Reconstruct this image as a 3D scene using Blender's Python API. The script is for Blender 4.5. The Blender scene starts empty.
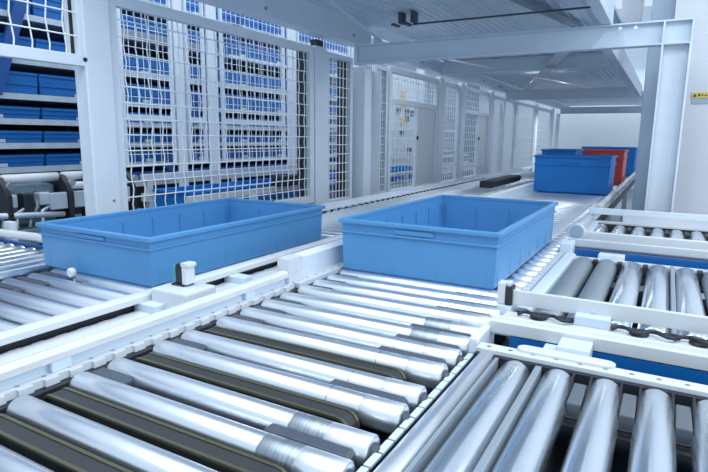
import bpy, math, random
from mathutils import Vector, Matrix
random.seed(4)
SC = bpy.context.scene
COL = SC.collection
PI = math.pi

# ------------------------------------------------------------------ materials
MATS = {}
def mat(name, color, rough=.5, metal=0., noise=0., scale=20., bump=0., spec=.5, stretch=(1, 1, 1), emit=None):
    m = bpy.data.materials.new(name); m.use_nodes = True
    nt = m.node_tree; b = nt.nodes['Principled BSDF']
    b.inputs['Base Color'].default_value = (*color, 1)
    b.inputs['Roughness'].default_value = rough
    b.inputs['Metallic'].default_value = metal
    b.inputs['Specular IOR Level'].default_value = spec
    if emit:
        b.inputs['Emission Color'].default_value = (*emit[0], 1); b.inputs['Emission Strength'].default_value = emit[1]
    if noise or bump:
        tc = nt.nodes.new('ShaderNodeTexCoord'); mp = nt.nodes.new('ShaderNodeMapping')
        mp.inputs['Scale'].default_value = stretch
        nz = nt.nodes.new('ShaderNodeTexNoise'); nz.inputs['Scale'].default_value = scale; nz.inputs['Detail'].default_value = 5
        nt.links.new(tc.outputs['Object'], mp.inputs['Vector']); nt.links.new(mp.outputs['Vector'], nz.inputs['Vector'])
        if noise:
            r = nt.nodes.new('ShaderNodeValToRGB')
            r.color_ramp.elements[0].position = .3; r.color_ramp.elements[1].position = .7
            r.color_ramp.elements[0].color = (*[max(0, c * (1 - noise)) for c in color], 1)
            r.color_ramp.elements[1].color = (*[min(1, c * (1 + noise * .6)) for c in color], 1)
            nt.links.new(nz.outputs['Fac'], r.inputs['Fac']); nt.links.new(r.outputs['Color'], b.inputs['Base Color'])
            mr = nt.nodes.new('ShaderNodeMapRange')
            mr.inputs['To Min'].default_value = max(.02, rough * .8); mr.inputs['To Max'].default_value = min(1, rough * 1.25)
            nt.links.new(nz.outputs['Fac'], mr.inputs['Value']); nt.links.new(mr.outputs['Result'], b.inputs['Roughness'])
        if bump:
            bp = nt.nodes.new('ShaderNodeBump'); bp.inputs['Strength'].default_value = bump; bp.inputs['Distance'].default_value = .004
            nt.links.new(nz.outputs['Fac'], bp.inputs['Height']); nt.links.new(bp.outputs['Normal'], b.inputs['Normal'])
    MATS[name] = m
    return m

M_WHITE = mat('white_paint', (.64, .67, .71), .38, noise=.04, scale=6)
M_RAIL = mat('rail_paint', (.66, .68, .70), .28, noise=.03, scale=8)
M_POST = mat('post_paint', (.72, .78, .85), .42, noise=.04, scale=4)
M_BEAM = mat('beam_paint', (.64, .73, .82), .40, noise=.05, scale=3)
M_FRAME = mat('frame_paint', (.60, .70, .80), .42, noise=.04, scale=5)
M_WIRE = mat('wire_galvanised', (.86, .90, .94), .4)
M_FAR = mat('far_wall_paint', (.22, .29, .38), .7, noise=.1, scale=2)
M_DECK = mat('deck_galvanised', (.64, .75, .85), .42, metal=.25, noise=.10, scale=9, stretch=(1, .25, 1))
M_ROLL = mat('roller_steel', (.82, .86, .91), .29, metal=.92)
M_ROLLY = mat('roller_zinc', (.80, .85, .90), .23, metal=.95)
M_ROLLDARK = mat('roller_sleeved', (.30, .34, .38), .45, metal=.6, noise=.12, scale=25, stretch=(1, .2, 1))
M_SLEEVE = mat('sleeve_steel', (.84, .87, .91), .33, metal=.85)
M_BAND = mat('band_grey', (.36, .41, .46), .38, metal=.8, noise=.25, scale=60, stretch=(4, .2, .2))
M_CAP = mat('cap_dark', (.06, .07, .09), .5)
M_BLACK = mat('black_plastic', (.016, .018, .024), .5)
M_BELT = mat('belt_rubber', (.028, .030, .034), .6, noise=.12, scale=60)
M_OLIVE = mat('belt_edge', (.12, .12, .075), .35, metal=.5)
M_PAD = mat('pad_grey', (.060, .075, .10), .5)
M_PADM = mat('pad_mid', (.10, .12, .14), .5)
M_PADL = mat('pad_light', (.34, .39, .44), .45, metal=.4)
M_GAPSHADE = mat('gap_shade_pan', (.03, .035, .04), .7)  # near-black sheet under the rollers, puts shade into the gaps
M_BLUE = mat('tote_blue', (.004, .19, .58), .5, noise=.05, scale=4)
M_BLUEL = mat('tote_light_blue', (.085, .285, .560), .42, noise=.04, scale=4)
M_RED = mat('tote_red', (.72, .075, .06), .4)
M_TRAY = mat('tray_blue', (.006, .13, .42), .4, noise=.06, scale=5)
M_PANELB = mat('panel_blue', (.006, .13, .42), .35)
M_RACKB = mat('rack_upright_blue', (.01, .07, .26), .45)
M_SHELF = mat('shelf_galvanised', (.52, .60, .68), .42, metal=.35, noise=.1, scale=12)
M_CONC = mat('concrete_paint', (.68, .70, .75), .7, noise=.06, scale=3, bump=.15)
M_WALL = mat('wall_plaster', (.74, .79, .85), .8, noise=.03, scale=2)
M_FLOOR = mat('floor_concrete', (.26, .28, .31), .55, noise=.15, scale=3)
M_YEL = mat('yellow_label', (.75, .52, .12), .5)
M_TEAL = mat('sensor_teal', (.06, .30, .32), .4)
M_BOLT = mat('bolt_zinc', (.35, .38, .42), .35, metal=.9)
M_GREYBLUE = mat('pillar_greyblue', (.36, .45, .55), .5, noise=.04, scale=4)  # grey-blue paint of the post behind the column
M_GLASSW = mat('reflector_face', (.62, .72, .80), .15, metal=.2)
M_MACH = mat('machine_grey', (.22, .30, .36), .4, metal=.4, noise=.2, scale=10)

# ------------------------------------------------------------------ mesh builder
class MB:
    def __init__(s): s.v = []; s.f = []; s.sm = []; s.mi = []; s.cur = 0
    def _add(s, vs, fs, smooth=False):
        n = len(s.v); s.v += [tuple(p) for p in vs]
        for i, f in enumerate(fs):
            s.f.append([n + k for k in f])
            s.sm.append(smooth[i] if isinstance(smooth, list) else smooth); s.mi.append(s.cur)
        return s
    def use(s, i): s.cur = i; return s
    def box(s, x0, x1, y0, y1, z0, z1):
        vs = [(x, y, z) for x in (x0, x1) for y in (y0, y1) for z in (z0, z1)]
        return s._add(vs, [(0, 1, 3, 2), (4, 6, 7, 5), (0, 4, 5, 1), (2, 3, 7, 6), (0, 2, 6, 4), (1, 5, 7, 3)])
    def tube(s, p, q, r, n=12, caps=True, r2=None, ph=0):
        p = Vector(p); q = Vector(q); r2 = r if r2 is None else r2
        d = (q - p).normalized(); a = d.orthogonal().normalized()
        if abs(d.z) < .9: a = d.cross(Vector((0, 0, 1))).normalized()
        b = d.cross(a); vs = []
        for c, rr in ((p, r), (q, r2)):
            for k in range(n):
                t = 2 * PI * k / n + ph
                vs.append(c + a * math.cos(t) * rr + b * math.sin(t) * rr)
        fs = [(k, (k + 1) % n, n + (k + 1) % n, n + k) for k in range(n)]; sm = [n > 4] * n
        if caps: fs += [tuple(range(n))[::-1], tuple(range(n, 2 * n))]; sm += [False, False]
        return s._add(vs, fs, sm)
    def bar(s, p, q, w, h, up=(0, 0, 1)):
        """rectangular bar from p to q, w across, h along up"""
        p = Vector(p); q = Vector(q); d = (q - p).normalized(); up = Vector(up)
        a = d.cross(up).normalized(); b = a.cross(d).normalized(); vs = []
        for c in (p, q):
            for sa, sb in ((-1, -1), (1, -1), (1, 1), (-1, 1)): vs.append(c + a * sa * w / 2 + b * sb * h / 2)
        return s._add(vs, [(3, 2, 1, 0), (4, 5, 6, 7), (0, 1, 5, 4), (1, 2, 6, 5), (2, 3, 7, 6), (3, 0, 4, 7)])
    def path(s, pts, r, n=8):
        pts = [Vector(p) for p in pts]; rings = []; vs = []
        for i, p in enumerate(pts):
            d = (pts[min(i + 1, len(pts) - 1)] - pts[max(i - 1, 0)]).normalized()
            up = Vector((0, 0, 1)) if abs(d.z) < .95 else Vector((1, 0, 0))
            a = d.cross(up).normalized(); b = a.cross(d)
            for k in range(n):
                t = 2 * PI * k / n; vs.append(p + a * math.cos(t) * r + b * math.sin(t) * r)
        fs = []; sm = []
        for i in range(len(pts) - 1):
            for k in range(n):
                fs.append((i * n + k, i * n + (k + 1) % n, (i + 1) * n + (k + 1) % n, (i + 1) * n + k)); sm.append(n > 4)
        fs += [tuple(range(n))[::-1], tuple(range((len(pts) - 1) * n, len(pts) * n))]; sm += [False, False]
        return s._add(vs, fs, sm)
    def lathe(s, prof, axis='X', n=28, c=(0, 0, 0)):
        """profile list of (t, r) revolved about an axis through c"""
        vs = []
        for t, r in prof:
            for k in range(n):
                a = 2 * PI * k / n; u, w = r * math.cos(a), r * math.sin(a)
                p = {'X': (t, u, w), 'Y': (w, t, u), 'Z': (u, w, t)}[axis]
                vs.append((p[0] + c[0], p[1] + c[1], p[2] + c[2]))
        fs = []; m = len(prof)
        for i in range(m - 1):
            for k in range(n): fs.append((i * n + k, i * n + (k + 1) % n, (i + 1) * n + (k + 1) % n, (i + 1) * n + k))
        sm = [True] * len(fs)
        fs += [tuple(range(n))[::-1], tuple(range((m - 1) * n, m * n))]; sm += [False, False]
        return s._add(vs, fs, sm)
    def prism(s, poly, a0, a1, axis='Y'):
        """extrude 2D polygon along an axis"""
        n = len(poly); vs = []
        for a in (a0, a1):
            for u, w in poly: vs.append({'Y': (u, a, w), 'X': (a, u, w), 'Z': (u, w, a)}[axis])
        fs = [tuple(range(n))[::-1], tuple(range(n, 2 * n))]
        fs += [(k, (k + 1) % n, n + (k + 1) % n, n + k) for k in range(n)]
        return s._add(vs, fs)
    def build(s, name, mats, parent=None, loc=None, bevel=0, seg=2):
        me = bpy.data.meshes.new(name)
        off = Vector((0, 0, 0))
        if parent is not None and loc is None: off = base_of(parent)
        me.from_pydata([Vector(p) - off for p in s.v], [], s.f)
        mats = mats if isinstance(mats, (list, tuple)) else [mats]
        for m in mats: me.materials.append(m)
        me.polygons.foreach_set('use_smooth', s.sm); me.polygons.foreach_set('material_index', s.mi)
        import bmesh
        bm = bmesh.new(); bm.from_mesh(me); bmesh.ops.recalc_face_normals(bm, faces=bm.faces); bm.to_mesh(me); bm.free()
        me.update()
        o = bpy.data.objects.new(name, me); COL.objects.link(o)
        if parent is not None: o.parent = parent
        if loc is not None: o.location = loc
        if bevel:
            b = o.modifiers.new('bevel', 'BEVEL'); b.width = bevel; b.segments = seg; b.limit_method = 'ANGLE'; b.angle_limit = math.radians(50)
        return o

def base_of(o):
    p = Vector(o.location)
    while o.parent is not None: o = o.parent; p = p + Vector(o.location)
    return p
def tag(o, label, cat, group=None, kind=None):
    o['label'] = label; o['category'] = cat
    if group: o['group'] = group
    if kind: o['kind'] = kind
    return o
def thing(name, label, cat, loc, group=None):
    o = bpy.data.objects.new(name, None); COL.objects.link(o); o.empty_display_size = .05; o.location = loc
    return tag(o, label, cat, group)
def struct(o): o['kind'] = 'structure'; return o
def copy_part(o, parent, loc):
    c = o.copy(); COL.objects.link(c); c.parent = parent; c.location = loc
    for ch in o.children:
        d = ch.copy(); COL.objects.link(d); d.parent = c
    return c
def copy_thing(o, loc, label=None, group=None):
    r = o.copy(); COL.objects.link(r); r.location = loc
    if label: r['label'] = label
    if group: r['group'] = group
    for ch in o.children:
        c = ch.copy(); COL.objects.link(c); c.parent = r
        for g in ch.children:
            d = g.copy(); COL.objects.link(d); d.parent = c
    return r
ORD = ['first', 'second', 'third', 'fourth', 'fifth', 'sixth', 'seventh', 'eighth', 'ninth', 'tenth', 'eleventh', 'twelfth', 'thirteenth', 'fourteenth', 'fifteenth', 'sixteenth']

# ------------------------------------------------------------------ camera
F_PX, YAW, PITCH, ROLL = 550.0, -0.51205, 0.177828, -0.0109903
def cam_axes():
    cb, sb = math.cos(PITCH), math.sin(PITCH)
    F = Vector((math.sin(YAW) * cb, math.cos(YAW) * cb, -sb)); r = Vector((math.cos(YAW), -math.sin(YAW), 0)); d = F.cross(r)
    return r * math.cos(ROLL) + d * math.sin(ROLL), -r * math.sin(ROLL) + d * math.cos(ROLL), F
RGT, DWN, FWD = cam_axes()
CAMPOS = Vector((0, 0, 1.25))
cd = bpy.data.cameras.new('camera'); cam = bpy.data.objects.new('camera', cd); COL.objects.link(cam)
Rm = Matrix((RGT, -DWN, -FWD)).transposed()
cam.matrix_world = Matrix.Translation(CAMPOS) @ Rm.to_4x4()
cd.sensor_width = 36; cd.sensor_fit = 'HORIZONTAL'; cd.lens = F_PX / 708 * 36; cd.clip_start = .02
SC.camera = cam

# ------------------------------------------------------------------ setting
struct(MB().box(-8, 4, -3, 17, -.1, 0).build('floor', M_FLOOR))
struct(MB().box(-8, 4, 16, 16.2, 0, 4.5).build('wall_back', M_WALL))
struct(MB().box(-7.2, -7.0, -3, 16, 0, 4.5).build('wall_left', M_FAR))
# painted concrete wall on the right, facing the camera behind the steel column
wr = struct(MB().box(-.05, 3.2, 4.62, 5.0, 0, 4.5).build('wall_right', M_CONC))
struct(MB().box(-.20, -.05, 4.7, 4.9, 0, 4.5).build('trim_1', M_GREYBLUE, bevel=.006))
struct(MB().box(-.215, -.18, 5.2, 5.3, 0, 4.5).build('trim_2', M_WHITE))
t = thing('warning_label', 'small yellow label with dark marks on the pale wall at right', 'label', (.16, 4.618, 1.55))
MB().box(.108, .225, 4.612, 4.6195, 1.545, 1.583).build('sticker', M_YEL, t)
mk = MB()
mk.prism([(.114, 1.553), (.138, 1.553), (.126, 1.575)], 4.6105, 4.612)
for i in range(4): mk.box(.146 + i * .019, .158 + i * .019, 4.6105, 4.612, 1.557 + .003 * (i % 2), 1.572 - .003 * (i % 3))
mk.build('print', M_BLACK, t)
MB().box(.112, .225, 4.614, 4.6195, 1.505, 1.538).build('backing', M_GREYBLUE, t)

# ------------------------------------------------------------------ helpers for conveyors
ZT = .75                                     # top of the roller plane
def roller_x(L, r=.03, n=28):                # roller along X, centred
    e = .012
    return MB().lathe([(-L / 2, r * .55), (-L / 2 + .001, r * .72), (-L / 2 + .004, r * .90), (-L / 2 + e, r), (L / 2 - .004, r), (L / 2 - .001, r * .95), (L / 2, r * .86)], 'X', n)
def roller_y(L, r=.034, n=28):
    return MB().lathe([(-L / 2, r * .6), (-L / 2 + .002, r * .9), (-L / 2 + .008, r), (L / 2 - .016, r), (L / 2 - .007, r * .93), (L / 2 - .002, r * .8), (L / 2, r * .6)], 'Y', n)
def legs(parent, pts, z1=.64, w=.05):
    for x, y in pts:
        MB().box(x - w / 2, x + w / 2, y - w / 2, y + w / 2, 0, z1).box(x - .06, x + .06, y - .06, y + .06, 0, .012).build('leg', M_FRAME, parent)
def perforated(x0, x1, y0, y1, z0, z1, along, pitch, hr=.006):
    """flange strip with a row of dark holes"""
    m = MB().box(x0, x1, y0, y1, z0, z1); m.use(1)
    a0, a1 = (y0, y1) if along == 'Y' else (x0, x1); c = ((x0 + x1) / 2, (y0 + y1) / 2)
    k = a0 + pitch / 2
    while k < a1 - hr:
        p = (c[0], k) if along == 'Y' else (k, c[1])
        m.tube((p[0], p[1], z1 - .002), (p[0], p[1], z1 + .0004), hr, 10)
        k += pitch
    return m.use(0)

# ================================================================== MAIN CONVEYOR, near transfer section
mc = thing('roller_conveyor', 'nearest roller conveyor with dark belt strips set between its steel rollers', 'conveyor', (-.72, .85, 0))
RX0, RX1 = -1.055, -.388; RL = RX1 - RX0; RXC = (RX0 + RX1) / 2
ys = [.168, .295, .422, .549, .677, .766, .893, .983, 1.112, 1.212, 1.309, 1.405]
proto_r = None
def loc_in(parent, x, y, z): return Vector((x, y, z)) - base_of(parent)
for i, y in enumerate(ys):
    L = loc_in(mc, RXC, y, ZT - .03)
    if i == 0:
        proto_r = roller_x(RL).build('roller', M_ROLL, mc, L)
        MB().lathe([(RL / 2 - .085, .0301), (RL / 2 - .084, .0306), (RL / 2 - .003, .0306), (RL / 2 - .002, .029)], 'X', 28).build('sleeve', M_SLEEVE, proto_r, (0, 0, 0))
        MB().lathe([(RL / 2 - .001, .019), (RL / 2 + .006, .017), (RL / 2 + .012, .007)], 'X', 6).build('bearing', M_CAP, proto_r, (0, 0, 0))
        r = proto_r
    else: r = copy_part(proto_r, mc, L)
    if i in (4, 5, 10, 11):
        MB().lathe([(RL / 2 - .16, .0301), (RL / 2 - .159, .0305), (RL / 2 - .0865, .0305), (RL / 2 - .0855, .0301)], 'X', 28).build('band', M_BAND, r, (0, 0, 0))
    else:
        MB().lathe([(RL / 2 - .162, .0299), (RL / 2 - .1615, .0303), (RL / 2 - .1605, .0303), (RL / 2 - .16, .0299)], 'X', 28).build('seam', M_BAND, r, (0, 0, 0))
# belts between the rollers
def belt(y, x0, x1, zt=.737, r=.028, w=.030):
    def stad(rr):
        cx0, cx1, cz = x0 + r, x1 - r, zt - r
        pts = [(cx0 - rr * math.sin(PI * k / 8), cz - rr * math.cos(PI * k / 8)) for k in range(9)]
        pts += [(cx1 + rr * math.sin(PI * k / 8), cz + rr * math.cos(PI * k / 8)) for k in range(9)]
        return pts
    b = MB(); b.prism(stad(r), y - w / 2, y + w / 2)
    o = b.build('transfer_belt', M_BELT, mc, bevel=.003)
    e = MB()
    P, Q = stad(r + .0015), stad(r - .0035)
    for yy in (y - w / 2 - .006, y + w / 2 - .001):
        n = len(P)
        for k in range(n):
            j = (k + 1) % n
            vs = [(p[0], a, p[1]) for a in (yy, yy + .007) for p in (P[k], P[j], Q[j], Q[k])]
            e._add(vs, [(0, 1, 2, 3), (7, 6, 5, 4), (0, 4, 5, 1), (2, 6, 7, 3), (1, 5, 6, 2), (3, 7, 4, 0)])
    e.build('edge_strip', M_OLIVE, o, (0, 0, 0) if False else None)
for a, b in ((0, 1), (1, 2), (2, 3), (3, 4), (5, 6), (7, 8)): belt((ys[a] + ys[b]) / 2, -1.052, -.462)
def pad(x0, x1, y, w, z, parent, m=M_PAD):
    MB().prism([(x0, z - .03), (x1, z - .03), (x1, z - .008), (x1 - .008, z), (x0 + .008, z), (x0, z - .008)], y - w / 2, y + w / 2).build('pad', m, parent, bevel=.002)
for a, b in ((4, 5), (6, 7), (8, 9), (9, 10), (10, 11)):
    y = (ys[a] + ys[b]) / 2
    pad(-1.06, -.955, y, .030, .738, mc)
    pad(-.585, -.405, y, .026, .738, mc, M_PAD)
MB().box(-1.06, -.385, .1, 1.46, .655, .667).build('gap_shade_pan', M_GAPSHADE, mc)  # added dark sheet, makes the roller gaps look shaded
# left flange with tabs
fl = perforated(-1.100, -1.076, .1, 1.50, .735, .752, 'Y', .055, .005)
k = .12
while k < 1.46: fl.box(-1.077, -1.069, k, k + .030, .735, .750); k += .055
fl.build('side_flange', [M_WHITE, M_BOLT], mc)
MB().box(-1.098, -1.055, .1, 1.50, .66, .734).build('dark_channel', M_BLACK, mc)  # black colour stands for the shadow between flange and rollers
def rail_profile(xa, xb, z0, z1, y0, y1):     # white guard rail with a ridge, running along Y
    return MB().prism([(xa, z0), (xb, z0), (xb, z1 - .008), (xb - .006 * (1 if xb > xa else -1), z1 - .002), ((xa + xb) / 2, z1), (xa + .004, z1 - .003), (xa, z1 - .008)], y0, y1, 'Y')
rail_profile(-1.122, -1.085, .775, .799, .1, 1.48).build('guard_rail', M_RAIL, mc, bevel=.002)
MB().box(-1.118, -1.100, .1, 1.48, .66, .779).build('side_panel', M_BEAM, mc)
for y in (.64, 1.26): MB().box(-1.100, -1.086, y, y + .045, .752, .778).build('rail_bracket', M_FRAME, mc, bevel=.002)
MB().box(-1.135, -1.086, 1.482, 1.565, .752, .838).tube((-1.086, 1.53, .79), (-1.084, 1.53, .79), .005, 10).build('joint_block', M_WHITE, mc, bevel=.003)
# right chain guard: short white plates over a dark chain
MB().box(-.383, -.367, .1, 1.62, .66, .722).build('chain_channel', M_BLACK, mc)
cg = MB(); k = .12
while k < 1.60: cg.box(-.382, -.368, k, k + .041, .722, .728); k += .046
cg.build('chain_guard', M_FRAME, mc, bevel=.001)
legs(mc, [(-1.13, .3), (-1.13, 1.4), (-.378, .3), (-.378, 1.4)])
MB().box(-1.12, -.37, .27, .33, .60, .655).box(-1.12, -.37, 1.37, 1.43, .60, .655).build('cross_member', M_FRAME, mc)

# ================================================================== MAIN CONVEYOR, far section
mf = thing('roller_conveyor', 'roller conveyor running away under the pale blue and the far blue totes', 'conveyor', (-.72, 5.5, 0))
pr = None; y = 1.505; n = 0
while y < 9.9 and n < 96:
    L = loc_in(mf, RXC, y, ZT - .03)
    if pr is None:
        pr = roller_x(RL, n=20).build('roller', M_ROLL, mf, L)
        MB().lathe([(RL / 2 - .085, .0301), (RL / 2 - .084, .0306), (RL / 2 - .003, .0306), (RL / 2 - .002, .029)], 'X', 20).build('sleeve', M_SLEEVE, pr, (0, 0, 0))
    else: copy_part(pr, mf, L)
    if y < 2.8:
        pad(-1.06, -.955, y + .046, .026, .738, mf); pad(-.585, -.405, y + .046, .022, .738, mf)
    y += .092; n += 1
MB().box(-1.06, -.385, 1.47, 10.3, .655, .667).build('gap_shade_pan', M_GAPSHADE, mf)
perforated(-1.110, -1.062, 1.51, 10.3, .735, .752, 'Y', .055).build('side_flange', [M_WHITE, M_BOLT], mf)
MB().prism([(-1.112, .752), (-1.104, .752), (-1.100, .826), (-1.130, .838), (-1.130, .830), (-1.112, .822)], 1.57, 10.3, 'Y').build('guard_plate', M_POST, mf)
cg = MB(); k = 1.64
while k < 10.2: cg.box(-.385, -.362, k, k + .040, .735, .752); k += .05
cg.build('chain_guard', M_WHITE, mf, bevel=.001)
MB().box(-.386, -.362, 1.63, 10.3, .66, .738).build('chain_channel', M_BLACK, mf)
MB().tube((-.372, 4.0, .80), (-.372, 10.3, .80), .020, 12).build('guard_rail', M_RAIL, mf)
for y in (4.15, 4.9, 5.6, 6.5, 7.5, 8.5): MB().box(-.392, -.352, y, y + .07, .745, .805).build('rail_bracket', M_FRAME, mf, bevel=.003)
legs(mf, [(-1.1, 2.2), (-1.1, 4.5), (-.378, 3.9), (-.378, 4.9), (-1.1, 7), (-.378, 7), (-1.1, 9.5), (-.378, 9.5)], .66)

# ================================================================== LEFT CONVEYOR
lc = thing('roller_conveyor', 'left roller conveyor beside the mesh fence carrying the long pale blue tote', 'conveyor', (-1.65, 4, 0))
LX0, LX1 = -1.985, -1.345; LL = LX1 - LX0
pr = None; y = .42; n = 0
while y < 8.9 and n < 98:
    L = loc_in(lc, (LX0 + LX1) / 2, y, ZT - .03)
    if pr is None:
        pr = roller_x(LL, n=20).build('roller', M_ROLL, lc, L)
    else: copy_part(pr, lc, L)
    if y < 1.25: pad(-1.99, -1.83, y + .044, .028, .744, lc)
    y += .088; n += 1
MB().box(-1.985, -1.34, .35, 9.2, .655, .667).build('gap_shade_pan', M_GAPSHADE, lc)
rail_profile(-1.345, -1.300, .764, .790, .2, 9.2).build('guard_rail', M_RAIL, lc, bevel=.004)
MB().box(-1.335, -1.325, .2, 9.2, .667, .764).build('side_channel', M_BLACK, lc)
fl = perforated(-1.315, -1.140, .2, 9.2, .722, .742, 'Y', .06)
k = .22
while k < 5: fl.use(1).box(-1.325, -1.311, k, k + .030, .722, .7425).use(0); k += .06
fl.build('side_flange', [M_WHITE, M_BLACK], lc)
MB().box(-1.19, -1.165, .2, 9.2, .66, .722).build('side_panel', M_FRAME, lc)
for y in (1.04, 1.42, 1.95): MB().box(-1.325, -1.235, y, y + .05, .735, .766).build('rail_bracket', M_FRAME, lc, bevel=.003)
MB().prism([(-2.075, .735), (-2.02, .735), (-2.02, .752), (-2.045, .757), (-2.05, .79), (-2.065, .79)], 1.62, 9.2, 'Y').build('outer_guard', M_POST, lc)
tg = MB(); k = 1.65
while k < 7: tg.box(-2.02, -1.99, k, k + .035, .70, .748); k += .10
tg.use(1).box(-2.06, -2.021, 1.5, 9.2, .655, .735).build('outer_frame', [M_BLACK, M_FRAME], lc)
MB().box(-2.03, -1.17, 1.0, 1.06, .60, .655).box(-2.03, -1.17, 4.0, 4.06, .60, .655).build('cross_member', M_FRAME, lc)
legs(lc, [(-2.04, .6), (-1.18, .6), (-2.04, 3.0), (-1.18, 3.0), (-2.04, 6), (-1.18, 6), (-2.04, 9), (-1.18, 9)], .66)

t = thing('motor_housing', 'long black box on the rail between the two main conveyors, far back', 'motor', (-1.42, 5.4, .812))
MB().box(-1.46, -1.33, 4.9, 5.95, .812, .875).build('housing', M_BLACK, t, bevel=.012)
MB().box(-1.44, -1.35, 5.95, 6.08, .815, .86).build('end_cap', M_PADL, t, bevel=.006)

# photo sensor on the left rail
t = thing('photo_sensor', 'black photo sensor on a white bracket between the two guard rails', 'sensor', (-1.25, 1.15, .735))
MB().box(-1.292, -1.150, 1.075, 1.20, .742, .806).build('bracket', M_WHITE, t, bevel=.006)
MB().box(-1.265, -1.215, 1.13, 1.175, .806, .812).build('base_plate', M_BLACK, t)
MB().box(-1.25, -1.222, 1.135, 1.165, .812, .872).build('housing', M_BLACK, t, bevel=.003)
MB().box(-1.222, -1.204, 1.132, 1.168, .812, .866).box(-1.226, -1.196, 1.132, 1.168, .866, .878).build('clamp', M_WHITE, t, bevel=.002)
MB().box(-1.262, -1.251, 1.135, 1.165, .816, .866).tube((-1.2565, 1.1345, .855), (-1.2565, 1.133, .855), .004, 8).build('lens', M_TEAL, t, bevel=.002)

# ================================================================== LEFT CROSS CONVEYOR
xc = thing('roller_conveyor', 'small cross conveyor at the left picture edge with a curved white rail', 'conveyor', (-2.6, 1.1, 0))
pr = None
for i in range(9):
    L = loc_in(xc, -2.10 - i * .085, 1.02, ZT - .026)
    if pr is None: pr = roller_y(.78, .026, 18).build('roller', M_ROLLY, xc, L)
    else: copy_part(pr, xc, L)
MB().box(-2.87, -2.08, .62, 1.40, .66, .67).build('gap_shade_pan', M_GAPSHADE, xc)
MB().box(-2.87, -2.10, 1.43, 1.445, .67, .75).build('side_panel', M_PANELB, xc)
pts = [(-2.87, 1.40, .79), (-2.7, 1.40, .79), (-2.55, 1.405, .793), (-2.42, 1.41, .795), (-2.28, 1.395, .795), (-2.17, 1.365, .79), (-2.10, 1.325, .785)]
MB().path(pts, .019, 12).build('guard_rail', M_RAIL, xc)
MB().box(-2.74, -2.68, 1.445, 1.475, .66, .835).build('rail_post', M_WHITE, xc, bevel=.004)
MB().box(-2.25, -2.20, 1.39, 1.42, .66, .79).build('rail_post', M_WHITE, xc, bevel=.004)
MB().box(-2.87, -2.09, .60, .63, .66, .745).build('side_frame', M_FRAME, xc)
legs(xc, [(-2.3, .62), (-2.3, 1.43), (-2.8, .62), (-2.8, 1.43)], .67)
t = thing('stop_button', 'small round white knob between the rollers in front of the long pale tote', 'knob', (-1.795, 1.155, .67))
MB().tube((-1.795, 1.167, .667), (-1.795, 1.167, .755), .005, 10).build('stem', M_BOLT, t)
MB().lathe([(1.148, .012), (1.151, .017), (1.166, .017), (1.170, .012)], 'Y', 20, (-1.795, 0, .768)).build('knob', M_WHITE, t)

# ================================================================== RIGHT CROSS CONVEYORS
def cross_rollers(parent, xs, y0, y1, r, dark=(), bars=()):
    pr = {}
    for i, x in enumerate(xs):
        m = M_ROLLDARK if i in dark else M_ROLLY
        L = loc_in(parent, x, (y0 + y1) / 2, ZT - r)
        if m.name not in pr:
            pr[m.name] = roller_y(y1 - y0, r, 32).build('roller', m, parent, L)
            MB().tube((0, (y1 - y0) / 2 - .002, 0), (0, (y1 - y0) / 2 + .02, 0), .008, 6).build('axle', M_CAP, pr[m.name], (0, 0, 0))
        else: copy_part(pr[m.name], parent, L)
# --- A, nearest
ca = thing('roller_conveyor', 'nearest right cross conveyor with thick bright rollers at the bottom right corner', 'conveyor', (.3, .7, 0))
xs = [-.331 + .0945 * i for i in range(13)]
xs = [-.067 + .0945 * (i - 3) for i in range(13)]; xs[1] = -.257; xs[2] = -.163; xs = xs[1:]
cross_rollers(ca, xs, .16, 1.235, .0355)
MB().tube((-.332, .16, .728), (-.332, 1.30, .728), .022, 24).build('side_tube', M_SLEEVE, ca)
MB().box(-.308, -.300, .16, 1.235, .70, .742).build('groove_bar', M_PADL, ca)
MB().box(-.2165, -.202, .16, 1.24, .70, .742).build('divider_bar', M_PADL, ca, bevel=.002)
for i in range(1, 11):
    x = (xs[i] + xs[i + 1]) / 2
    MB().prism([(x - .0135, .69), (x + .0135, .69), (x + .0135, .735), (x - .0135, .735)], 1.10, 1.205, 'Y').build('pad', M_PADM, ca, bevel=.003)
    MB().path([(x - .018, 1.235, .742), (x - .017, 1.10, .725), (x - .010, 1.085, .71), (x + .010, 1.085, .71), (x + .017, 1.10, .725), (x + .018, 1.235, .742)], .003, 6).build('drive_cord', M_BLACK, ca)
perforated(-.36, 1.0, 1.252, 1.292, .730, .752, 'X', .052, .006).build('side_flange', [M_WHITE, M_BOLT], ca, bevel=.001)
MB().box(-.36, 1.0, 1.236, 1.252, .66, .742).build('dark_channel', M_BLACK, ca)
MB().box(-.36, 1.0, .12, 1.24, .60, .612).build('gap_shade_pan', M_GAPSHADE, ca)
MB().box(-.30, .95, .55, .60, .615, .65).build('cross_member', M_MACH, ca)
MB().box(-.312, 1.0, 1.386, 1.396, .60, .744).build('side_panel', M_PANELB, ca)['label'] = 'blue side panel'
MB().prism([(1.386, .747), (1.412, .747), (1.412, .79), (1.400, .792), (1.394, .782), (1.386, .780)], -.365, 1.0, 'X').build('guard_rail', M_RAIL, ca, bevel=.002)
def foot(x0, x1, y0, y1):
    poly = [(x0 - .05 + .02 * math.cos(PI / 2 + PI * k / 8), (y0 + y1) / 2 + (y1 - y0) / 2 * math.sin(PI / 2 + PI * k / 8)) for k in range(9)]
    poly += [(x1 + .05 + .02 * math.cos(-PI / 2 + PI * k / 8), (y0 + y1) / 2 + (y1 - y0) / 2 * math.sin(-PI / 2 + PI * k / 8)) for k in range(9)]
    return MB().prism(poly, .752, .758, 'Z')
foot(-.200, -.125, 1.272, 1.312).build('bracket_plate', M_WHITE, ca)
MB().box(-.222, -.172, 1.345, 1.385, .66, .746).build('rail_bracket', M_FRAME, ca, bevel=.003)
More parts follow.
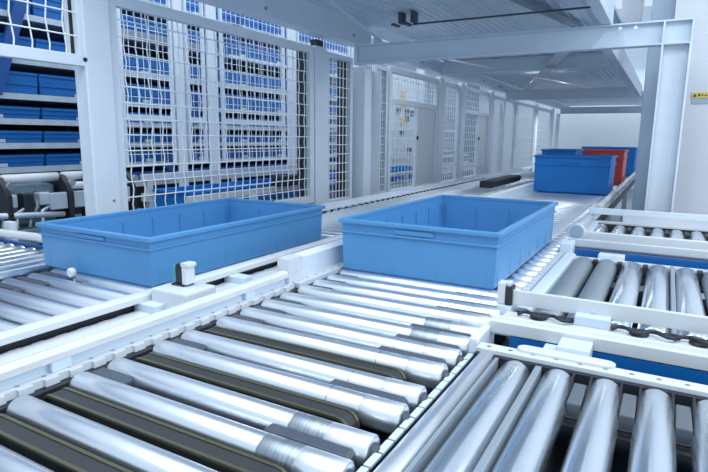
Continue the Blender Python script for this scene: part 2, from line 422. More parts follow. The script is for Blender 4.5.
MB().box(-.185, -.112, 1.312, 1.385, .66, .770).build('rail_bracket', M_FRAME, ca, bevel=.003)
MB().box(-.385, -.362, 1.27, 1.43, .66, .765).build('end_post', M_POST, ca, bevel=.004)
legs(ca, [(-.33, .2), (-.33, 1.35), (.9, .2), (.9, 1.35)], .66)
MB().box(-.36, 1.0, .10, .14, .60, .745).build('side_frame', M_FRAME, ca)
# --- B, middle
cb_ = thing('roller_conveyor', 'middle right cross conveyor whose first two rollers are dark grey', 'conveyor', (.3, 2.1, 0))
xb = [-.272, -.180, -.083, .013, .110, .205, .30, .395, .49, .585, .68]
cross_rollers(cb_, xb, 1.64, 2.545, .0415, dark=(0, 1, 5))
MB().box(.055, .068, 1.63, 2.55, .70, .747).build('divider_bar', M_PADL, cb_, bevel=.002)
for i in range(0, 10):
    x = (xb[i] + xb[i + 1]) / 2
    if i == 3: continue
    MB().box(x - .010, x + .010, 2.50, 2.545, .69, .742).build('pad', M_BLACK, cb_, bevel=.003)
fl = perforated(-.37, 1.0, 1.43, 1.592, .728, .748, 'X', .085, .008)
fl.build('side_flange', [M_WHITE, M_BOLT], cb_, bevel=.001)
MB().box(-.35, 1.0, 1.615, 1.64, .66, .742).build('dark_channel', M_BLACK, cb_)
MB().prism([(1.598, .768), (1.618, .768), (1.618, .806), (1.612, .811), (1.598, .811)], -.370, 1.0, 'X').tube((-.137, 1.598, .783), (-.137, 1.595, .783), .006, 12).build('guard_rail', M_RAIL, cb_, bevel=.002)
for x0, x1 in ((-.18, -.09), (.30, .38)): MB().box(x0, x1, 1.56, 1.60, .748, .775).build('rail_bracket', M_FRAME, cb_, bevel=.002)
for x0, x1 in ((-.33, -.185), (-.085, .07), (.06, .27)):
    n = 12
    MB().path([(x0 + (x1 - x0) * k / n, 1.555 + .018 * math.sin(k * 1.1), .755 + .008 * abs(math.sin(PI * k / n * 2))) for k in range(n + 1)], .005, 8).build('cable', M_BLACK, cb_)
for x in (-.275, -.02, .115, .21):
    MB().lathe([(.7482, .022), (.752, .024), (.756, .020)], 'Z', 20, (x, 1.565, 0)).build('grommet', M_BLACK, cb_)
MB().box(-.358, -.312, 1.63, 2.58, .70, .748).box(-.352, -.320, 1.63, 2.58, .748, .752).build('side_bar', M_BEAM, cb_, bevel=.003)
MB().box(-.36, 1.0, 1.62, 2.60, .60, .612).build('gap_shade_pan', M_GAPSHADE, cb_)
perforated(-.35, 1.0, 2.555, 2.60, .718, .736, 'X', .096, .006).build('far_flange', [M_WHITE, M_BOLT], cb_)
MB().box(-.33, 1.0, 2.665, 2.675, .66, .755).build('side_panel', M_PANELB, cb_)['label'] = 'blue side panel'
for x0, x1 in ((-.225, -.165), (-.165, -.12)): MB().box(x0, x1, 2.60, 2.664, .66, .752).build('rail_bracket', M_POST, cb_, bevel=.003)
MB().box(-.40, -.358, 1.585, 1.63, .66, .765).build('end_post', M_POST, cb_, bevel=.003)
MB().box(-.385, -.335, 2.585, 2.70, .66, .79).build('end_post', M_POST, cb_, bevel=.003)
legs(cb_, [(-.33, 1.5), (-.33, 2.6), (.9, 1.5), (.9, 2.6)], .66)
# --- C, far
cc = thing('roller_conveyor', 'farthest right cross conveyor with short rollers in front of the steel column', 'conveyor', (.3, 3.3, 0))
xcn = [-.307, -.205, -.103, -.007, .088, .186, .282, .378, .474, .57, .666]
cross_rollers(cc, xcn, 2.86, 3.62, .0415)
for i in range(1, 10):
    x = (xcn[i] + xcn[i + 1]) / 2
    MB().box(x - .012, x + .012, 3.50, 3.62, .69, .74).build('pad', M_BLACK, cc, bevel=.003)
MB().box(-.37, 1.0, 2.72, 2.745, .757, .792).build('lower_rail', M_RAIL, cc, bevel=.003)
MB().prism([(2.81, .772), (2.835, .772), (2.835, .812), (2.825, .818), (2.81, .814)], -.35, 1.0, 'X').tube((-.235, 2.81, .795), (-.235, 2.807, .795), .005, 10).build('guard_rail', M_RAIL, cc, bevel=.002)
sl = MB().box(-.34, 1.0, 2.745, 2.81, .735, .752).use(1)
for x in (-.235, -.10, .02, .13, .25): sl.box(x, x + .05, 2.79, 2.811, .752, .756)
sl.build('side_flange', [M_WHITE, M_BLACK], cc)
MB().box(-.34, 1.0, 2.75, 3.66, .60, .612).build('gap_shade_pan', M_GAPSHADE, cc)
MB().box(-.34, 1.0, 3.64, 3.66, .66, .745).build('dark_channel', M_BLACK, cc)
MB().box(-.34, 1.0, 3.66, 3.70, .74, .757).build('far_flange', M_WHITE, cc, bevel=.002)
MB().box(-.395, 1.0, 3.715, 3.735, .793, .832).build('far_rail', M_POST, cc, bevel=.003)
MB().box(-.20, 1.0, 3.70, 3.712, .757, .80).build('far_bracket', M_WHITE, cc)
MB().box(-.36, -.33, 2.75, 3.70, .70, .755).build('side_bar', M_BEAM, cc, bevel=.003)
legs(cc, [(-.33, 2.8), (-.33, 3.68), (.9, 2.8), (.9, 3.68)], .66)

t = thing('photo_sensor', 'black and white photo sensor at the end of the middle cross rail', 'sensor', (-.37, 1.62, .765))
MB().box(-.402, -.378, 1.588, 1.628, .765, .832).build('clamp', M_WHITE, t, bevel=.004)
MB().box(-.377, -.358, 1.586, 1.628, .765, .822).build('housing', M_BLACK, t, bevel=.003)
MB().box(-.377, -.364, 1.592, 1.624, .822, .834).build('bracket', M_WHITE, t, bevel=.002)
t = thing('reflector', 'round white ringed reflector on the end of the far cross rail', 'reflector', (-.345, 2.80, .77))
MB().lathe([(2.775, .031), (2.770, .038), (2.772, .041), (2.79, .042), (2.805, .034)], 'Y', 32, (-.345, 0, .815)).build('ring', M_WHITE, t)
MB().lathe([(2.7735, .030), (2.7735, .0305), (2.78, .0305)], 'Y', 32, (-.345, 0, .815)).build('face', M_GREYBLUE, t)
MB().box(-.355, -.335, 2.79, 2.812, .752, .80).build('stem', M_WHITE, t)

# ================================================================== TOTES
def tote(label, m, cx, cy, z, wx, wy, h, group, taper=.012, inner=True):
    t = thing('tote', label, 'tote', (cx, cy, z), group)
    hx, hy = wx / 2, wy / 2; w = .006
    def ring(x, y, zz): return [(-x, -y, zz), (x, -y, zz), (x, y, zz), (-x, y, zz)]
    b = MB(); lv = [ring(hx - taper - .012, hy - taper - .012, 0), ring(hx - taper - .004, hy - taper - .004, .008), ring(hx - .012, hy - .012, h - .012),
                    ring(hx - .012 - w, hy - .012 - w, h - .012), ring(hx - taper - .012, hy - taper - .012, .012)]
    vs = [p for L in lv for p in L]; fs = [(3, 2, 1, 0)]
    for i in range(4):
        for k in range(4): fs.append((i * 4 + k, i * 4 + (k + 1) % 4, i * 4 + 4 + (k + 1) % 4, i * 4 + 4 + k))
    fs.append((16, 17, 18, 19)); b._add(vs, fs)
    rb = b
    # rim flange and the two stacking ledges under it
    def band(x, y, z0, z1, out, inn):
        q = MB(); a = [ring(x - inn, y - inn, z0), ring(x + out, y + out, z0), ring(x + out, y + out, z1), ring(x - inn, y - inn, z1)]
        vs = [p for L in a for p in L]; fs = []
        for i in range(4):
            j = (i + 1) % 4
            for k in range(4): fs.append((i * 4 + k, i * 4 + (k + 1) % 4, j * 4 + (k + 1) % 4, j * 4 + k))
        return q._add(vs, fs)
    band(hx - .012, hy - .012, h - .016, h, .012, .008).build('rim', m, t, (0, 0, 0), bevel=.003)
    band(hx - .013, hy - .013, h * .74, h * .78, .007, .003).build('ledge', m, t, (0, 0, 0), bevel=.002)
    n = max(3, int(wy / .16))
    for k in range(n + 1):
        y = -hy + .05 + (wy - .10) * k / n
        for s in (-1, 1): rb.box(s * (hx - .020) - .006, s * (hx - .020) + .006, y - .004, y + .004, .02, h * .74)
    n = max(3, int(wx / .16))
    for k in range(n + 1):
        x = -hx + .05 + (wx - .10) * k / n
        for s in (-1, 1): rb.box(x - .004, x + .004, s * (hy - .020) - .006, s * (hy - .020) + .006, .02, h * .74)
    rb.build('body', m, t, (0, 0, 0))
    for s in (-1, 1):
        MB().box(-.075, .075, s * (hy - .012) - .006, s * (hy - .012) + .006, h * .80, h * .89).build('handle', m, t, (0, 0, 0), bevel=.003)
    return t
tote('pale blue open tote in the centre on the nearest conveyor', M_BLUEL, -.752, 2.30, ZT, .615, 1.08, .198, 'totes on the conveyors')
tote('pale blue long tote on the left conveyor in front of the fence', M_BLUEL, -1.735, 1.72, ZT, .62, 1.06, .172, 'totes on the conveyors')
tote('deep blue tall tote far along the conveyor, in front of the red one', M_BLUE, -.775, 5.80, ZT, .69, .60, .35, 'totes on the conveyors')
tote('red tote behind the deep blue tall tote', M_RED, -.735, 7.25, ZT, .64, .60, .385, 'totes on the conveyors')
tote('blue tote just behind the left part of the deep blue tall tote', M_BLUE, -1.0, 6.43, ZT, .36, .60, .395, 'totes on the conveyors')
tote('blue tote at the far end behind the red tote', M_BLUE, -.735, 8.9, ZT, .72, .60, .40, 'totes on the conveyors')

# ================================================================== FENCE
XF = -2.40
def wire_mesh(x, y0, y1, z0, z1, py, pz, r=.003, crimp=0):
    m = MB(); ny = max(2, round((y1 - y0) / py)); nz = max(2, round((z1 - z0) / pz))
    for k in range(1, ny):
        y = y0 + (y1 - y0) * k / ny
        if crimp:
            pts = []
            for j in range(2 * nz + 1):
                pts.append((x, y + (crimp if j % 4 == 1 else -crimp if j % 4 == 3 else 0), z0 + (z1 - z0) * j / (2 * nz)))
            m.path(pts, r, 5)
        else: m.tube((x, y, z0), (x, y, z1), r, 5, False)
    for k in range(1, nz):
        z = z0 + (z1 - z0) * k / nz
        m.tube((x + r * 1.2, y0, z), (x + r * 1.2, y1, z), r, 5, False)
    return m
def frame_yz(x0, x1, y0, y1, z0, z1, w, wt=None):
    wt = wt or w
    return MB().box(x0, x1, y0, y0 + w, z0, z1).box(x0, x1, y1 - w, y1, z0, z1).box(x0, x1, y0 + w, y1 - w, z1 - wt, z1).box(x0, x1, y0 + w, y1 - w, z0, z0 + w)
G_P = 'mesh panels of the safety fence'; G_O = 'posts of the safety fence'
def panel(label, y0, y1, z0, z1, w=.04, py=.075, pz=.078, crimp=0, wt=None, x=XF, solid=None):
    t = thing('mesh_panel', label, 'fence panel', (x, (y0 + y1) / 2, z0), G_P)
    frame_yz(x - .02, x + .02, y0, y1, z0, z1, w, wt).build('frame', M_POST, t, bevel=.003)
    wire_mesh(x, y0 + w * .6, y1 - w * .6, z0 + w * .6, z1 - w * .6, py, pz, .0036 if y1 < 8 else .0024, crimp).build('wire_mesh', M_WIRE, t)
    return t
def shadow_gap(t, y0, y1, z0, z1):  # black strip stands in for the shadowed gap behind a panel edge
    MB().box(XF - .075, XF - .021, y0, y1, z0, z1).build('shadow_strip', M_BLACK, t)
def post(label, y0, y1, z1, x=XF, d=.05, g=G_O):
    t = thing('fence_post', label, 'post', (x, (y0 + y1) / 2, 0), g)
    MB().box(x - d, x + d, y0, y1, .012, z1).build('upright', M_POST, t, bevel=.006)
    MB().box(x - d - .04, x + d + .04, y0 - .03, y1 + .03, 0, .012).build('base_plate', M_POST, t)
    return t
t = panel('hanging mesh panel at the top left corner beside the wide corner post', .80, 1.70, 1.555, 2.42, .05, .075, .10, .006, x=XF + .02)
MB().tube((XF + .04, 1.672, 1.585), (XF + .045, 1.672, 1.585), .010, 12).build('bolt', M_BLACK, t)
MB().box(XF - .012, XF - .001, 1.636, 1.664, 1.58, 2.4).build('shadow_strip', M_BLACK, t)  # black strip in place of the shade along this panel's edge
MB().box(XF - .012, XF - .001, 1.618, 1.634, 1.58, 2.4).build('inner_strip', M_RAIL, t)
t = post('widest white corner post, left of the large mesh panel', 1.672, 1.815, 2.6, d=.045)
MB().tube((XF + .045, 1.77, .93), (XF + .05, 1.77, .93), .006, 8).build('bolt', M_BOLT, t)
tp = panel('largest mesh panel, between the wide corner post and the next post', 1.818, 3.595, .74, 1.915, .055, .072, .078, .006)
shadow_gap(tp, 3.50, 3.59, .74, 1.90)
post('slim white post right of the largest mesh panel', 3.60, 3.76, 1.925, d=.03)
MB().box(XF - .03, XF + .03, 3.62, 3.70, 1.926, 1.97).build('top_cap', M_BLACK, bpy.data.objects['fence_post.001'] if 'fence_post.001' in bpy.data.objects else None)
shadow_gap(panel('narrow mesh panel just left of the mezzanine column', 3.765, 4.19, .70, 1.905, .04, .055, .078, 0), 4.09, 4.16, .72, 1.88)
t = thing('steel_column', 'white mezzanine column standing in the fence under the cross beam', 'column', (-2.38, 4.4, 0))
MB().box(-2.48, -2.30, 4.25, 4.265, 0, 1.84).box(-2.48, -2.30, 4.56, 4.575, 0, 1.84).box(-2.395, -2.385, 4.265, 4.56, 0, 1.84).build('section', M_POST, t, bevel=.002)
MB().box(-2.52, -2.26, 4.2, 4.62, 0, .015).build('base_plate', M_POST, t)
shadow_gap(panel('narrow mesh panel just right of the mezzanine column', 4.60, 4.87, .70, 1.90, .035, .055, .078, 0), 4.74, 4.83, .72, 1.88)
def door(label, y0, y1, ys0, ys1):
    t = thing('fence_door', label, 'door', (XF, (y0 + y1) / 2, .68), 'mesh doors of the safety fence')
    frame_yz(XF - .022, XF + .022, y0, y1, .68, 1.92, .05).box(XF - .02, XF + .02, y0 + .05, y1 - .05, 1.575, 1.625).box(XF - .018, XF + .018, ys0 - .03, ys0, .73, 1.575).build('frame', M_POST, t, bevel=.003)
    wire_mesh(XF, y0 + .03, ys0 - .02, .71, 1.59, .085, .085).build('wire_mesh', M_WIRE, t)
    wire_mesh(XF, y0 + .03, y1 - .03, 1.60, 1.89, .075, .078).build('wire_mesh', M_WIRE, t)
    MB().box(XF - .005, XF + .005, ys0, ys1, .72, 1.58).build('sheet', M_WHITE, t)
    MB().box(XF + .018, XF + .035, ys0 - .028, ys0 - .008, 1.23, 1.27).build('latch', M_BLACK, t, bevel=.002)
    return t
door('nearer mesh door with a white sheet at its right side', 4.90, 6.20, 5.62, 6.15)
post('white post between the nearer mesh door and the next slim panel', 6.22, 6.36, 1.95, d=.03)
panel('slim mesh panel between the two mesh doors', 6.38, 6.98, .68, 1.91, .04, .075, .078)
post('white post left of the farther mesh door', 7.0, 7.14, 1.95, d=.03)
door('farther mesh door with a white sheet at its right side', 7.16, 8.35, 7.85, 8.30)
post('white post right of the farther mesh door', 8.37, 8.5, 1.95, d=.03)
panel('mesh panel after the farther mesh door', 8.52, 9.9, .66, 1.9, .045, .12, .12)
post('second white post beyond the farther mesh door', 9.92, 10.06, 1.95, d=.03)
panel('second mesh panel beyond the farther mesh door', 10.08, 11.6, .66, 1.9, .05, .16, .12)
post('third white post beyond the farther mesh door', 11.62, 11.78, 1.95, d=.03)
panel('last mesh panel at the far end of the fence', 11.8, 13.4, .66, 1.9, .06, .20, .14)
post('last white post at the far end of the fence', 13.42, 13.6, 1.95, d=.03)

# ================================================================== INNER FENCE behind the first one
XI = -3.38
G_I = 'posts of the inner fence'; G_IP = 'mesh panels of the inner fence'
def ipanel(label, y0, y1):
    t = thing('mesh_panel', label, 'fence panel', (XI, (y0 + y1) / 2, 1.02), G_IP)
    frame_yz(XI - .015, XI + .015, y0, y1, 1.02, 2.5, .018).box(XI - .012, XI + .012, y0 + .018, y1 - .018, 1.35, 1.395).build('frame', M_POST, t)
    wire_mesh(XI, y0 + .02, y1 - .02, 1.04, 2.48, .06, .07, .0024).build('wire_mesh', M_WIRE, t)
def ipost(label, y0, y1):
    post(label, y0, y1, 2.6, XI, .012, G_I)
ipanel('inner mesh panel seen through the left part of the largest mesh panel', 2.66, 3.13)
ipost('inner fence post seen through the left half of the largest mesh panel', 3.155, 3.245)
ipanel('inner mesh panel seen through the middle of the largest mesh panel', 3.27, 3.47)
ipost('inner fence post seen through the middle of the largest mesh panel', 3.505, 3.62)
ipanel('inner mesh panel seen through the right half of the largest mesh panel', 3.67, 4.56)
ipost('inner fence post seen left of the slim white post', 4.62, 4.76)
ipanel('inner mesh panel seen through the narrow panel beside the column', 4.79, 5.85)
ipost('inner fence post seen through the nearer mesh door', 5.9, 6.05)
ipanel('inner mesh panel seen through the nearer mesh door', 6.07, 7.9)
ipost('inner fence post seen through the slim panel between the doors', 7.95, 8.1)
ipanel('inner mesh panel seen through the farther mesh door', 8.12, 10.2)
t = thing('overhead_duct', 'grey horizontal duct high behind the left half of the largest mesh panel', 'duct', (-3.62, 3.3, 1.9))
MB().box(-3.68, -3.58, 2.60, 3.86, 1.965, 2.02).build('duct', M_PADL, t, bevel=.004)
for y in (2.66, 3.78): MB().box(-3.66, -3.60, y, y + .04, 0, 1.965).build('support', M_PADL, t)
# low conveyor behind the fence
bc = thing('outfeed_conveyor', 'white railed conveyor behind the fence with blue totes on it', 'conveyor', (-3.0, 5, 0))
MB().box(-2.80, -2.765, 2.66, 10, .80, .845).build('side_rail', M_RAIL, bc, bevel=.003)
MB().box(-3.24, -3.21, 2.66, 10, .93, .975).build('upper_rail', M_RAIL, bc, bevel=.003)
MB().box(-3.24, -3.20, 2.66, 10, .78, .84).build('back_rail', M_RAIL, bc, bevel=.003)
MB().box(-3.22, -2.80, 2.66, 10, .70, .735).build('bed', M_PADL, bc)
for y in (2.7, 3.6, 5.0, 6.5, 8): MB().box(-3.235, -3.215, y, y + .05, .84, .93).build('rail_post', M_RAIL, bc)
for y in (2.7, 3.3, 4.6, 6.2, 8, 9.6):
    MB().box(-2.80, -2.75, y, y + .05, 0, .80).build('leg', M_FRAME, bc)
    MB().box(-3.24, -3.19, y, y + .05, 0, .78).build('leg', M_FRAME, bc)
for i, y in enumerate((3.02, 3.70, 4.38, 5.06, 5.8, 6.6)):
    tote('blue tote on the conveyor behind the fence, %s from the left' % ORD[i], M_BLUE, -3.0, y, .735, .36, .62, .135, 'totes on the conveyor behind the fence')
t = thing('control_box', 'black box on the rail behind the largest mesh panel, near its right end', 'box', (-2.9, 3.9, .845))
MB().box(-2.82, -2.72, 3.62, 4.05, .845, .93).build('housing', M_BLACK, t, bevel=.006)
MB().box(-2.745, -2.72, 3.98, 4.02, .79, .845).build('switch', M_WHITE, t, bevel=.003)

# drive rollers at the left behind the corner post
dr = thing('drive_unit', 'roller drive unit with white drums and black brackets left of the corner post', 'machine', (-3.1, 1.9, 0))
for i, (y0, y1) in enumerate(((1.62, 1.93), (1.955, 2.09), (2.13, 2.36))):
    for j, (x, z, r) in enumerate(((-3.05, 1.008, .026), (-3.0, .955, .022))):
        if i == 0 and j == 1: continue
        MB().lathe([(y0, r * .5), (y0 + .003, r), (y1 - .003, r), (y1, r * .5)], 'Y', 20, (x, 0, z)).build('drum', M_WHITE, dr)
    if i: MB().box(-2.99, -2.96, y0 + .01, y1 - .01, .83, .925).build('cover_plate', M_SHELF, dr, bevel=.006)
MB().box(-2.99, -2.96, 1.83, 1.925, .83, .925).build('cover_plate', M_SHELF, dr, bevel=.006)
for y in (1.60, 1.942, 2.11, 2.375):
    MB().prism([(-3.10, .72), (-2.95, .72), (-2.95, .93), (-2.98, .975), (-3.02, 1.02), (-3.08, 1.02), (-3.10, .97)], y - .014, y + .014).build('bracket', M_BLACK, dr, bevel=.003)
    MB().tube((-2.955, y, .98), (-2.93, y, .98), .020, 10).build('hub', M_BOLT, dr)
MB().box(-3.3, -2.93, 1.52, 2.6, .66, .745).build('base', M_MACH, dr, bevel=.004)
MB().box(-3.25, -3.06, 1.55, 1.92, .745, .97).build('gear_case', M_MACH, dr, bevel=.02)
MB().box(-3.28, -3.26, 1.52, 2.6, .745, 1.0).build('back_plate', M_BLACK, dr)
for k in range(4): MB().path([(-2.95, 1.55 + k * .07, .75), (-2.99, 1.58 + k * .07, .80 + .03 * (k % 2)), (-3.0, 1.63 + k * .07, .85), (-3.06, 1.66 + k * .07, .93)], .010, 8).build('hose', M_SHELF if k % 2 else M_MACH, dr)
for k in range(3): MB().box(-3.05, -2.985, 1.60 + k * .09, 1.66 + k * .09, .86 - .03 * (k % 2), .93).build('valve', M_SHELF if k != 1 else M_BLACK, dr, bevel=.008)
MB().tube((-2.97, 1.53, .83), (-2.97, 1.90, .80), .016, 12).build('front_pipe', M_SHELF, dr)
legs(dr, [(-3.2, 1.6), (-3.2, 2.5), (-2.98, 1.6), (-2.98, 2.5)], .66)

# ================================================================== STORAGE RACK with blue trays
XR = -4.50
rk = thing('storage_rack', 'tall storage rack with shelves of blue trays behind the fences', 'rack', (-4.9, 4, 0))
levels = [.78, .97, 1.16, 1.35, 1.545, 1.82, 2.16, 2.50, 2.84]
for z in levels:
    MB().box(XR - .03, XR + .0, .6, 8.2, z - .030, z + .016).box(-5.3, XR - .03, .6, 8.2, z - .03, z - .012).build('shelf', M_SHELF, rk)
for y in (.6, 2.02, 3.45, 4.88, 6.31, 7.74, 8.16):
    MB().box(-5.28, -5.22, y - .03, y + .03, 0, 3.3).build('upright', M_RACKB, rk)
MB().box(-5.36, -5.30, .4, 8.4, .0, 3.3).build('back_panel', M_BLACK, rk)
for a in ((2.38, 1.55, 2.67, 2.35), (4.0, .9, 5.2, 2.6)):
    MB().bar((XR + .06, a[0], a[1]), (XR + .06, a[2], a[3]), .09, .03, (1, 0, 0)).build('brace', M_RACKB, rk)
trays = {}
sname = ['lowest', 'second', 'third', 'fourth', 'fifth', 'sixth', 'seventh', 'eighth', 'top']
for li, z in enumerate(levels):
    gap = (levels[li + 1] - z) if li + 1 < len(levels) else .34
    h = .095 if gap < .25 else .17
    for k in range(10):
        y = .98 + k * .72
        lab = 'blue tray on the %s rack shelf from the floor, %s from the left end' % (sname[li], ORD[k])
        if h not in trays:
            t = thing('storage_tray', lab, 'tray', (XR - .36, y, z + .016), 'blue trays on the rack shelves')
            b = MB()
            lv = [[(sx * a, sy * c, zz) for sx, sy in ((-1, -1), (1, -1), (1, 1), (-1, 1))] for a, c, zz in ((.31, .345, .0), (.32, .355, h), (.31, .345, h), (.30, .335, .01))]
            fs = [(3, 2, 1, 0)]
            for i in range(3):
                for q in range(4): fs.append((i * 4 + q, i * 4 + (q + 1) % 4, i * 4 + 4 + (q + 1) % 4, i * 4 + 4 + q))
            fs.append((12, 13, 14, 15)); b._add([p for L in lv for p in L], fs)
            b.build('body', M_TRAY, t, (0, 0, 0))
            MB().box(.318, .328, -.35, .35, h - .02, h).box(.316, .324, -.35, .35, h * .42, h * .48).build('rim', M_TRAY, t, (0, 0, 0))
            MB().box(.318, .326, -.05, .05, .004, .03).build('handle', M_SHELF, t, (0, 0, 0))
            trays[h] = t
        else: copy_thing(trays[h], (XR - .36, y, z + .016), lab)
# wall panel with sockets behind the far doors
t = thing('switch_cabinet', 'pale switch cabinet with a yellow strip seen through the nearer mesh door', 'cabinet', (-3.75, 8.4, 0))
MB().box(-3.80, -3.74, 7.75, 9.1, .015, 2.2).build('board', M_POST, t, bevel=.006)
MB().box(-3.74, -3.72, 8.10, 8.26, 1.72, 1.98).build('strip', M_YEL, t)
MB().box(-3.74, -3.72, 8.10, 8.24, 1.45, 1.57).build('strip', M_YEL, t)
for y, z in ((7.95, 1.62), (8.28, 1.62), (8.30, 1.50), (8.10, 1.30), (8.42, 1.0), (8.5, 1.6)):
    MB().box(-3.74, -3.715, y, y + .11, z, z + .09).build('socket', M_BLACK, t)
MB().box(-3.84, -3.70, 7.7, 9.15, 0, .015).build('base_plate', M_FRAME, t)
struct(MB().box(-5.0, -4.9, 8.5, 16, 0, 3.4).build('wall_inner', M_FAR))

# ================================================================== MEZZANINE
ZB, ZBT = 1.844, 1.992
def ibeam_x(x0, x1, y, z0, z1, w=.09, tf=.010, tw=.008):
    return MB().box(x0, x1, y, y + w, z0, z0 + tf).box(x0, x1, y, y + w, z1 - tf, z1).box(x0, x1, y + w / 2 - tw / 2, y + w / 2 + tw / 2, z0 + tf, z1 - tf)
G_B = 'steel beams of the mezzanine'
t = thing('steel_beam', 'nearest cross beam of the mezzanine, running to the right column', 'beam', (-1.1, 4.1, ZB), G_B)
ibeam_x(-2.30, .065, 4.10, ZB, ZBT).build('section', M_BEAM, t, bevel=.002)
MB().box(-.100, -.088, 4.10, 4.19, ZB + .01, ZBT - .01).box(.055, .065, 4.10, 4.19, ZB + .01, ZBT - .01).build('stiffener', M_BEAM, t)
MB().box(-2.315, -2.30, 4.08, 4.21, ZB - .01, ZBT + .005).build('end_plate', M_POST, t)
for x in (-.345, -.255):
    MB().tube((x, 4.10, ZBT - .034), (x, 4.088, ZBT - .034), .012, 6).build('bolt', M_SLEEVE, t)
# right column
t = thing('steel_column', 'pale steel column at right carrying the nearest cross beam', 'column', (-.02, 4.15, 0))
MB().box(-.100, -.088, 4.09, 4.25, .015, ZB).box(.052, .065, 4.09, 4.25, .015, ZB).box(-.088, .052, 4.165, 4.175, .015, ZB).build('section', M_POST, t, bevel=.003)
MB().box(-.16, .12, 4.03, 4.31, 0, .015).build('base_plate', M_WHITE, t)
# stringers
Z1 = 1.994
t = thing('steel_beam', 'left long stringer of the mezzanine above the largest mesh panel', 'beam', (-2.33, 3, Z1), G_B)
MB().box(-2.34, -2.30, 1.6, 4.35, Z1 + .012, 2.25).box(-2.40, -2.285, 1.6, 4.35, Z1, Z1 + .012).build('section', M_BEAM, t, bevel=.003)
for y, z in ((2.92, 2.045), (3.3, 2.20), (4.05, 2.06)): MB().tube((-2.30, y, z), (-2.293, y, z), .012, 8).build('bolt', M_BOLT, t)
t = thing('steel_beam', 'short right stringer of the mezzanine above the cross beam', 'beam', (-.45, 3.2, Z1), G_B)
MB().box(-.465, -.40, 1.6, 4.20, Z1, Z1 + .19).build('section', M_BEAM, t, bevel=.004)
t = thing('steel_beam', 'right stringer beyond the nearest cross beam', 'beam', (-.42, 6.4, ZB), G_B)
MB().box(-.47, -.40, 4.20, 8.80, ZB + .008, ZB + .16).build('section', M_BEAM, t, bevel=.004)
t = thing('steel_beam', 'left stringer above the two mesh doors', 'beam', (-2.33, 6.4, 1.92), G_B)
MB().box(-2.35, -2.31, 4.42, 15.4, 1.975, 2.10).box(-2.36, -2.28, 4.42, 15.4, 1.963, 1.975).build('section', M_BEAM, t, bevel=.002)
for y in (4.9, 5.5, 6.6, 7.7, 8.5, 8.65): MB().tube((-2.31, y, 2.03), (-2.30, y, 2.03), .018, 8).build('bolt', M_BOLT, t)
def xbeam(label, y, x1, z0=ZB, z1=ZBT):
    t = thing('steel_beam', label, 'beam', (-1.3, y, z0), G_B)
    ibeam_x(-2.30, x1, y, z0, z1, .10).build('section', M_BEAM, t)
xbeam('second cross beam of the mezzanine, above the farther mesh door', 8.85, -.40)
xbeam('farthest cross beam of the mezzanine near the back wall', 13.9, -.45)
xbeam('slim cross beam under the deck, between the first and second cross beams', 6.0, -.47, 1.945, 2.08)
t = thing('steel_column', 'slim column by the fence under the second cross beam', 'column', (-2.33, 8.9, 0))
MB().box(-2.37, -2.30, 8.86, 8.94, 0, ZB).build('section', M_POST, t)
t = thing('steel_column', 'slim column near the back wall under the farthest cross beam', 'column', (-2.33, 13.9, 0))
MB().box(-2.37, -2.30, 13.9, 13.98, 0, ZB).build('section', M_POST, t)
t = thing('steel_column', 'slim column behind the wall edge under the far beams', 'column', (-.43, 13.9, 0))
MB().box(-.53, -.46, 13.9, 13.98, 0, ZB).build('section', M_POST, t)
# corrugated deck
def deck(label, x0, x1, y0, y1, z, pitch=.06, d=.009):
    poly = []; x = x0; k = 0
    while x < x1 - .001:
        poly += [(x, z), (x + pitch * .55, z), (x + pitch * .68, z + d), (x + pitch * .88, z + d)]
        x += pitch
    poly = [p for p in poly] + [(x, z)]
    top = [(p[0], p[1] + .004) for p in poly[::-1]]
    n = len(poly); m = MB(); vs = []
    for yy in (y0, y1): vs += [(p[0], yy, p[1]) for p in poly] + [(p[0], yy, p[1] + .004) for p in poly]
    fs = []
    for i in range(n - 1):
        fs.append((i, i + 1, 2 * n + i + 1, 2 * n + i)); fs.append((n + i + 1, n + i, 3 * n + i, 3 * n + i + 1))
        fs.append((i, n + i, n + i + 1, i + 1)); fs.append((2 * n + i, 2 * n + i + 1, 3 * n + i + 1, 3 * n + i))
    m._add(vs, fs)
    m.box(x0, x, y0, y1, z + d + .005, z + d + .03)
    o = m.build('deck_plate', M_DECK); tag(o, label, 'deck plate', 'corrugated deck plates of the mezzanine')
deck('corrugated deck plate in front of the nearest cross beam', -2.30, -.47, 1.6, 5.4, 2.185)
deck('corrugated deck plate right behind the nearest cross beam', -2.30, -.50, 5.42, 8.9, 2.10)
deck('corrugated deck plate nearest the back wall', -2.30, -.50, 8.92, 15.5, 2.10)
# tie rod with clamps and braces under the deck
t = thing('tie_rod', 'thin dark tie rod with clamps under the nearest deck plate', 'rod', (-1.3, 4.02, 2.14))
MB().tube((-1.78, 4.05, 2.10), (-.47, 4.05, 2.10), .007, 8).build('rod', M_CAP, t)
for x in (-1.93, -1.83):
    MB().box(x, x + .035, 3.97, 4.07, 2.09, 2.105).box(x + .05, x + .08, 3.99, 4.07, 2.105, 2.187).build('clamp', M_CAP, t, bevel=.002)
G_BR = 'diagonal braces under the mezzanine deck'
def brace(label, p, q, w=.05, h=.008, m=M_BEAM):
    o = MB().bar(p, q, w, h).build('brace', m); tag(o, label, 'brace', G_BR)
brace('diagonal brace from the beam up to the top edge, above the slim post', (-2.175, 4.30, 2.04), (-1.66, 2.3, 2.04), .028)
brace('dark diagonal brace crossing the nearest deck near the tie rod', (-1.06, 3.3, 2.15), (-.72, 4.98, 2.15), .06, .03, M_MACH)
brace('thin diagonal brace below the second deck, from the left stringer', (-2.0, 4.4, 1.965), (-1.0, 8.8, 1.965), .035, .012, M_POST)
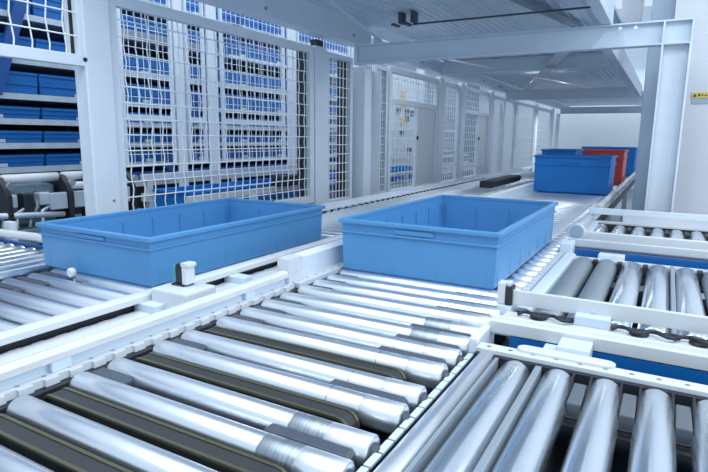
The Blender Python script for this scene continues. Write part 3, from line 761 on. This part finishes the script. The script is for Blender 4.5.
brace('pale diagonal brace crossing the second deck from the cross beam', (-.75, 4.8, 1.985), (-1.95, 8.8, 1.985), .10, .012, M_WHITE)
brace('far diagonal brace beyond the second cross beam, rising left', (-2.28, 9.1, 1.98), (-.5, 13.7, 1.98), .05)
brace('far diagonal brace beyond the second cross beam, rising right', (-.5, 9.1, 1.97), (-2.28, 13.7, 1.97), .05)
# white cabinets above the mezzanine at right
t = thing('wall_cabinet', 'white box behind the beam at the top edge beside the wall', 'cabinet', (-.33, 4.9, 2.0))
MB().box(-.45, -.30, 5.3, 5.6, 2.10, 2.6).build('body', M_WHITE, t, bevel=.004)
MB().box(-.455, -.295, 5.295, 5.605, 2.075, 2.10).build('base', M_PADL, t)

# ================================================================== light
w = bpy.data.worlds.new('hall_light'); SC.world = w; w.use_nodes = True
bg = w.node_tree.nodes['Background']; bg.inputs['Color'].default_value = (.66, .82, 1, 1); bg.inputs['Strength'].default_value = .85
def lamp(loc, sx, sy, e, rot=(0, 0, 0), col=(.86, .94, 1)):
    l = bpy.data.lights.new('hall_and_fill_lamp', 'AREA'); l.shape = 'RECTANGLE'; l.size = sx; l.size_y = sy; l.energy = e; l.color = col
    o = bpy.data.objects.new('hall_and_fill_lamp', l); COL.objects.link(o); o.location = loc; o.rotation_euler = rot
lamp((-.9, .2, 4.2), .35, 3.0, 46)
lamp((-2.4, .4, 4.2), .35, 3.0, 36)
lamp((1.2, .6, 4.0), .35, 3.0, 52, (0, .25, 0))
lamp((2.4, 2.6, 2.6), 1.2, 2.2, 40, (0, 1.1, 0))
lamp((-3.0, 6.0, 4.2), .4, 6.0, 60)
lamp((-1.3, 11.8, 1.75), 1.6, .15, 20)
lamp((-1.3, 15.0, 3.6), 3.0, .6, 60, (-.5, 0, 0))

lamp((-1.3, 4.75, 2.05), 1.4, .12, 6)  # fill lamp added out of sight behind the cross beam, brightens the fence
lamp((-1.3, 7.6, 2.05), 1.4, .12, 4)  # second added fill lamp under the deck, no real fixture there
SC.view_settings.view_transform = 'Standard'; SC.view_settings.look = 'None'
SC.view_settings.exposure = 0.22; SC.view_settings.gamma = 1; SC.view_settings.use_curve_mapping = False
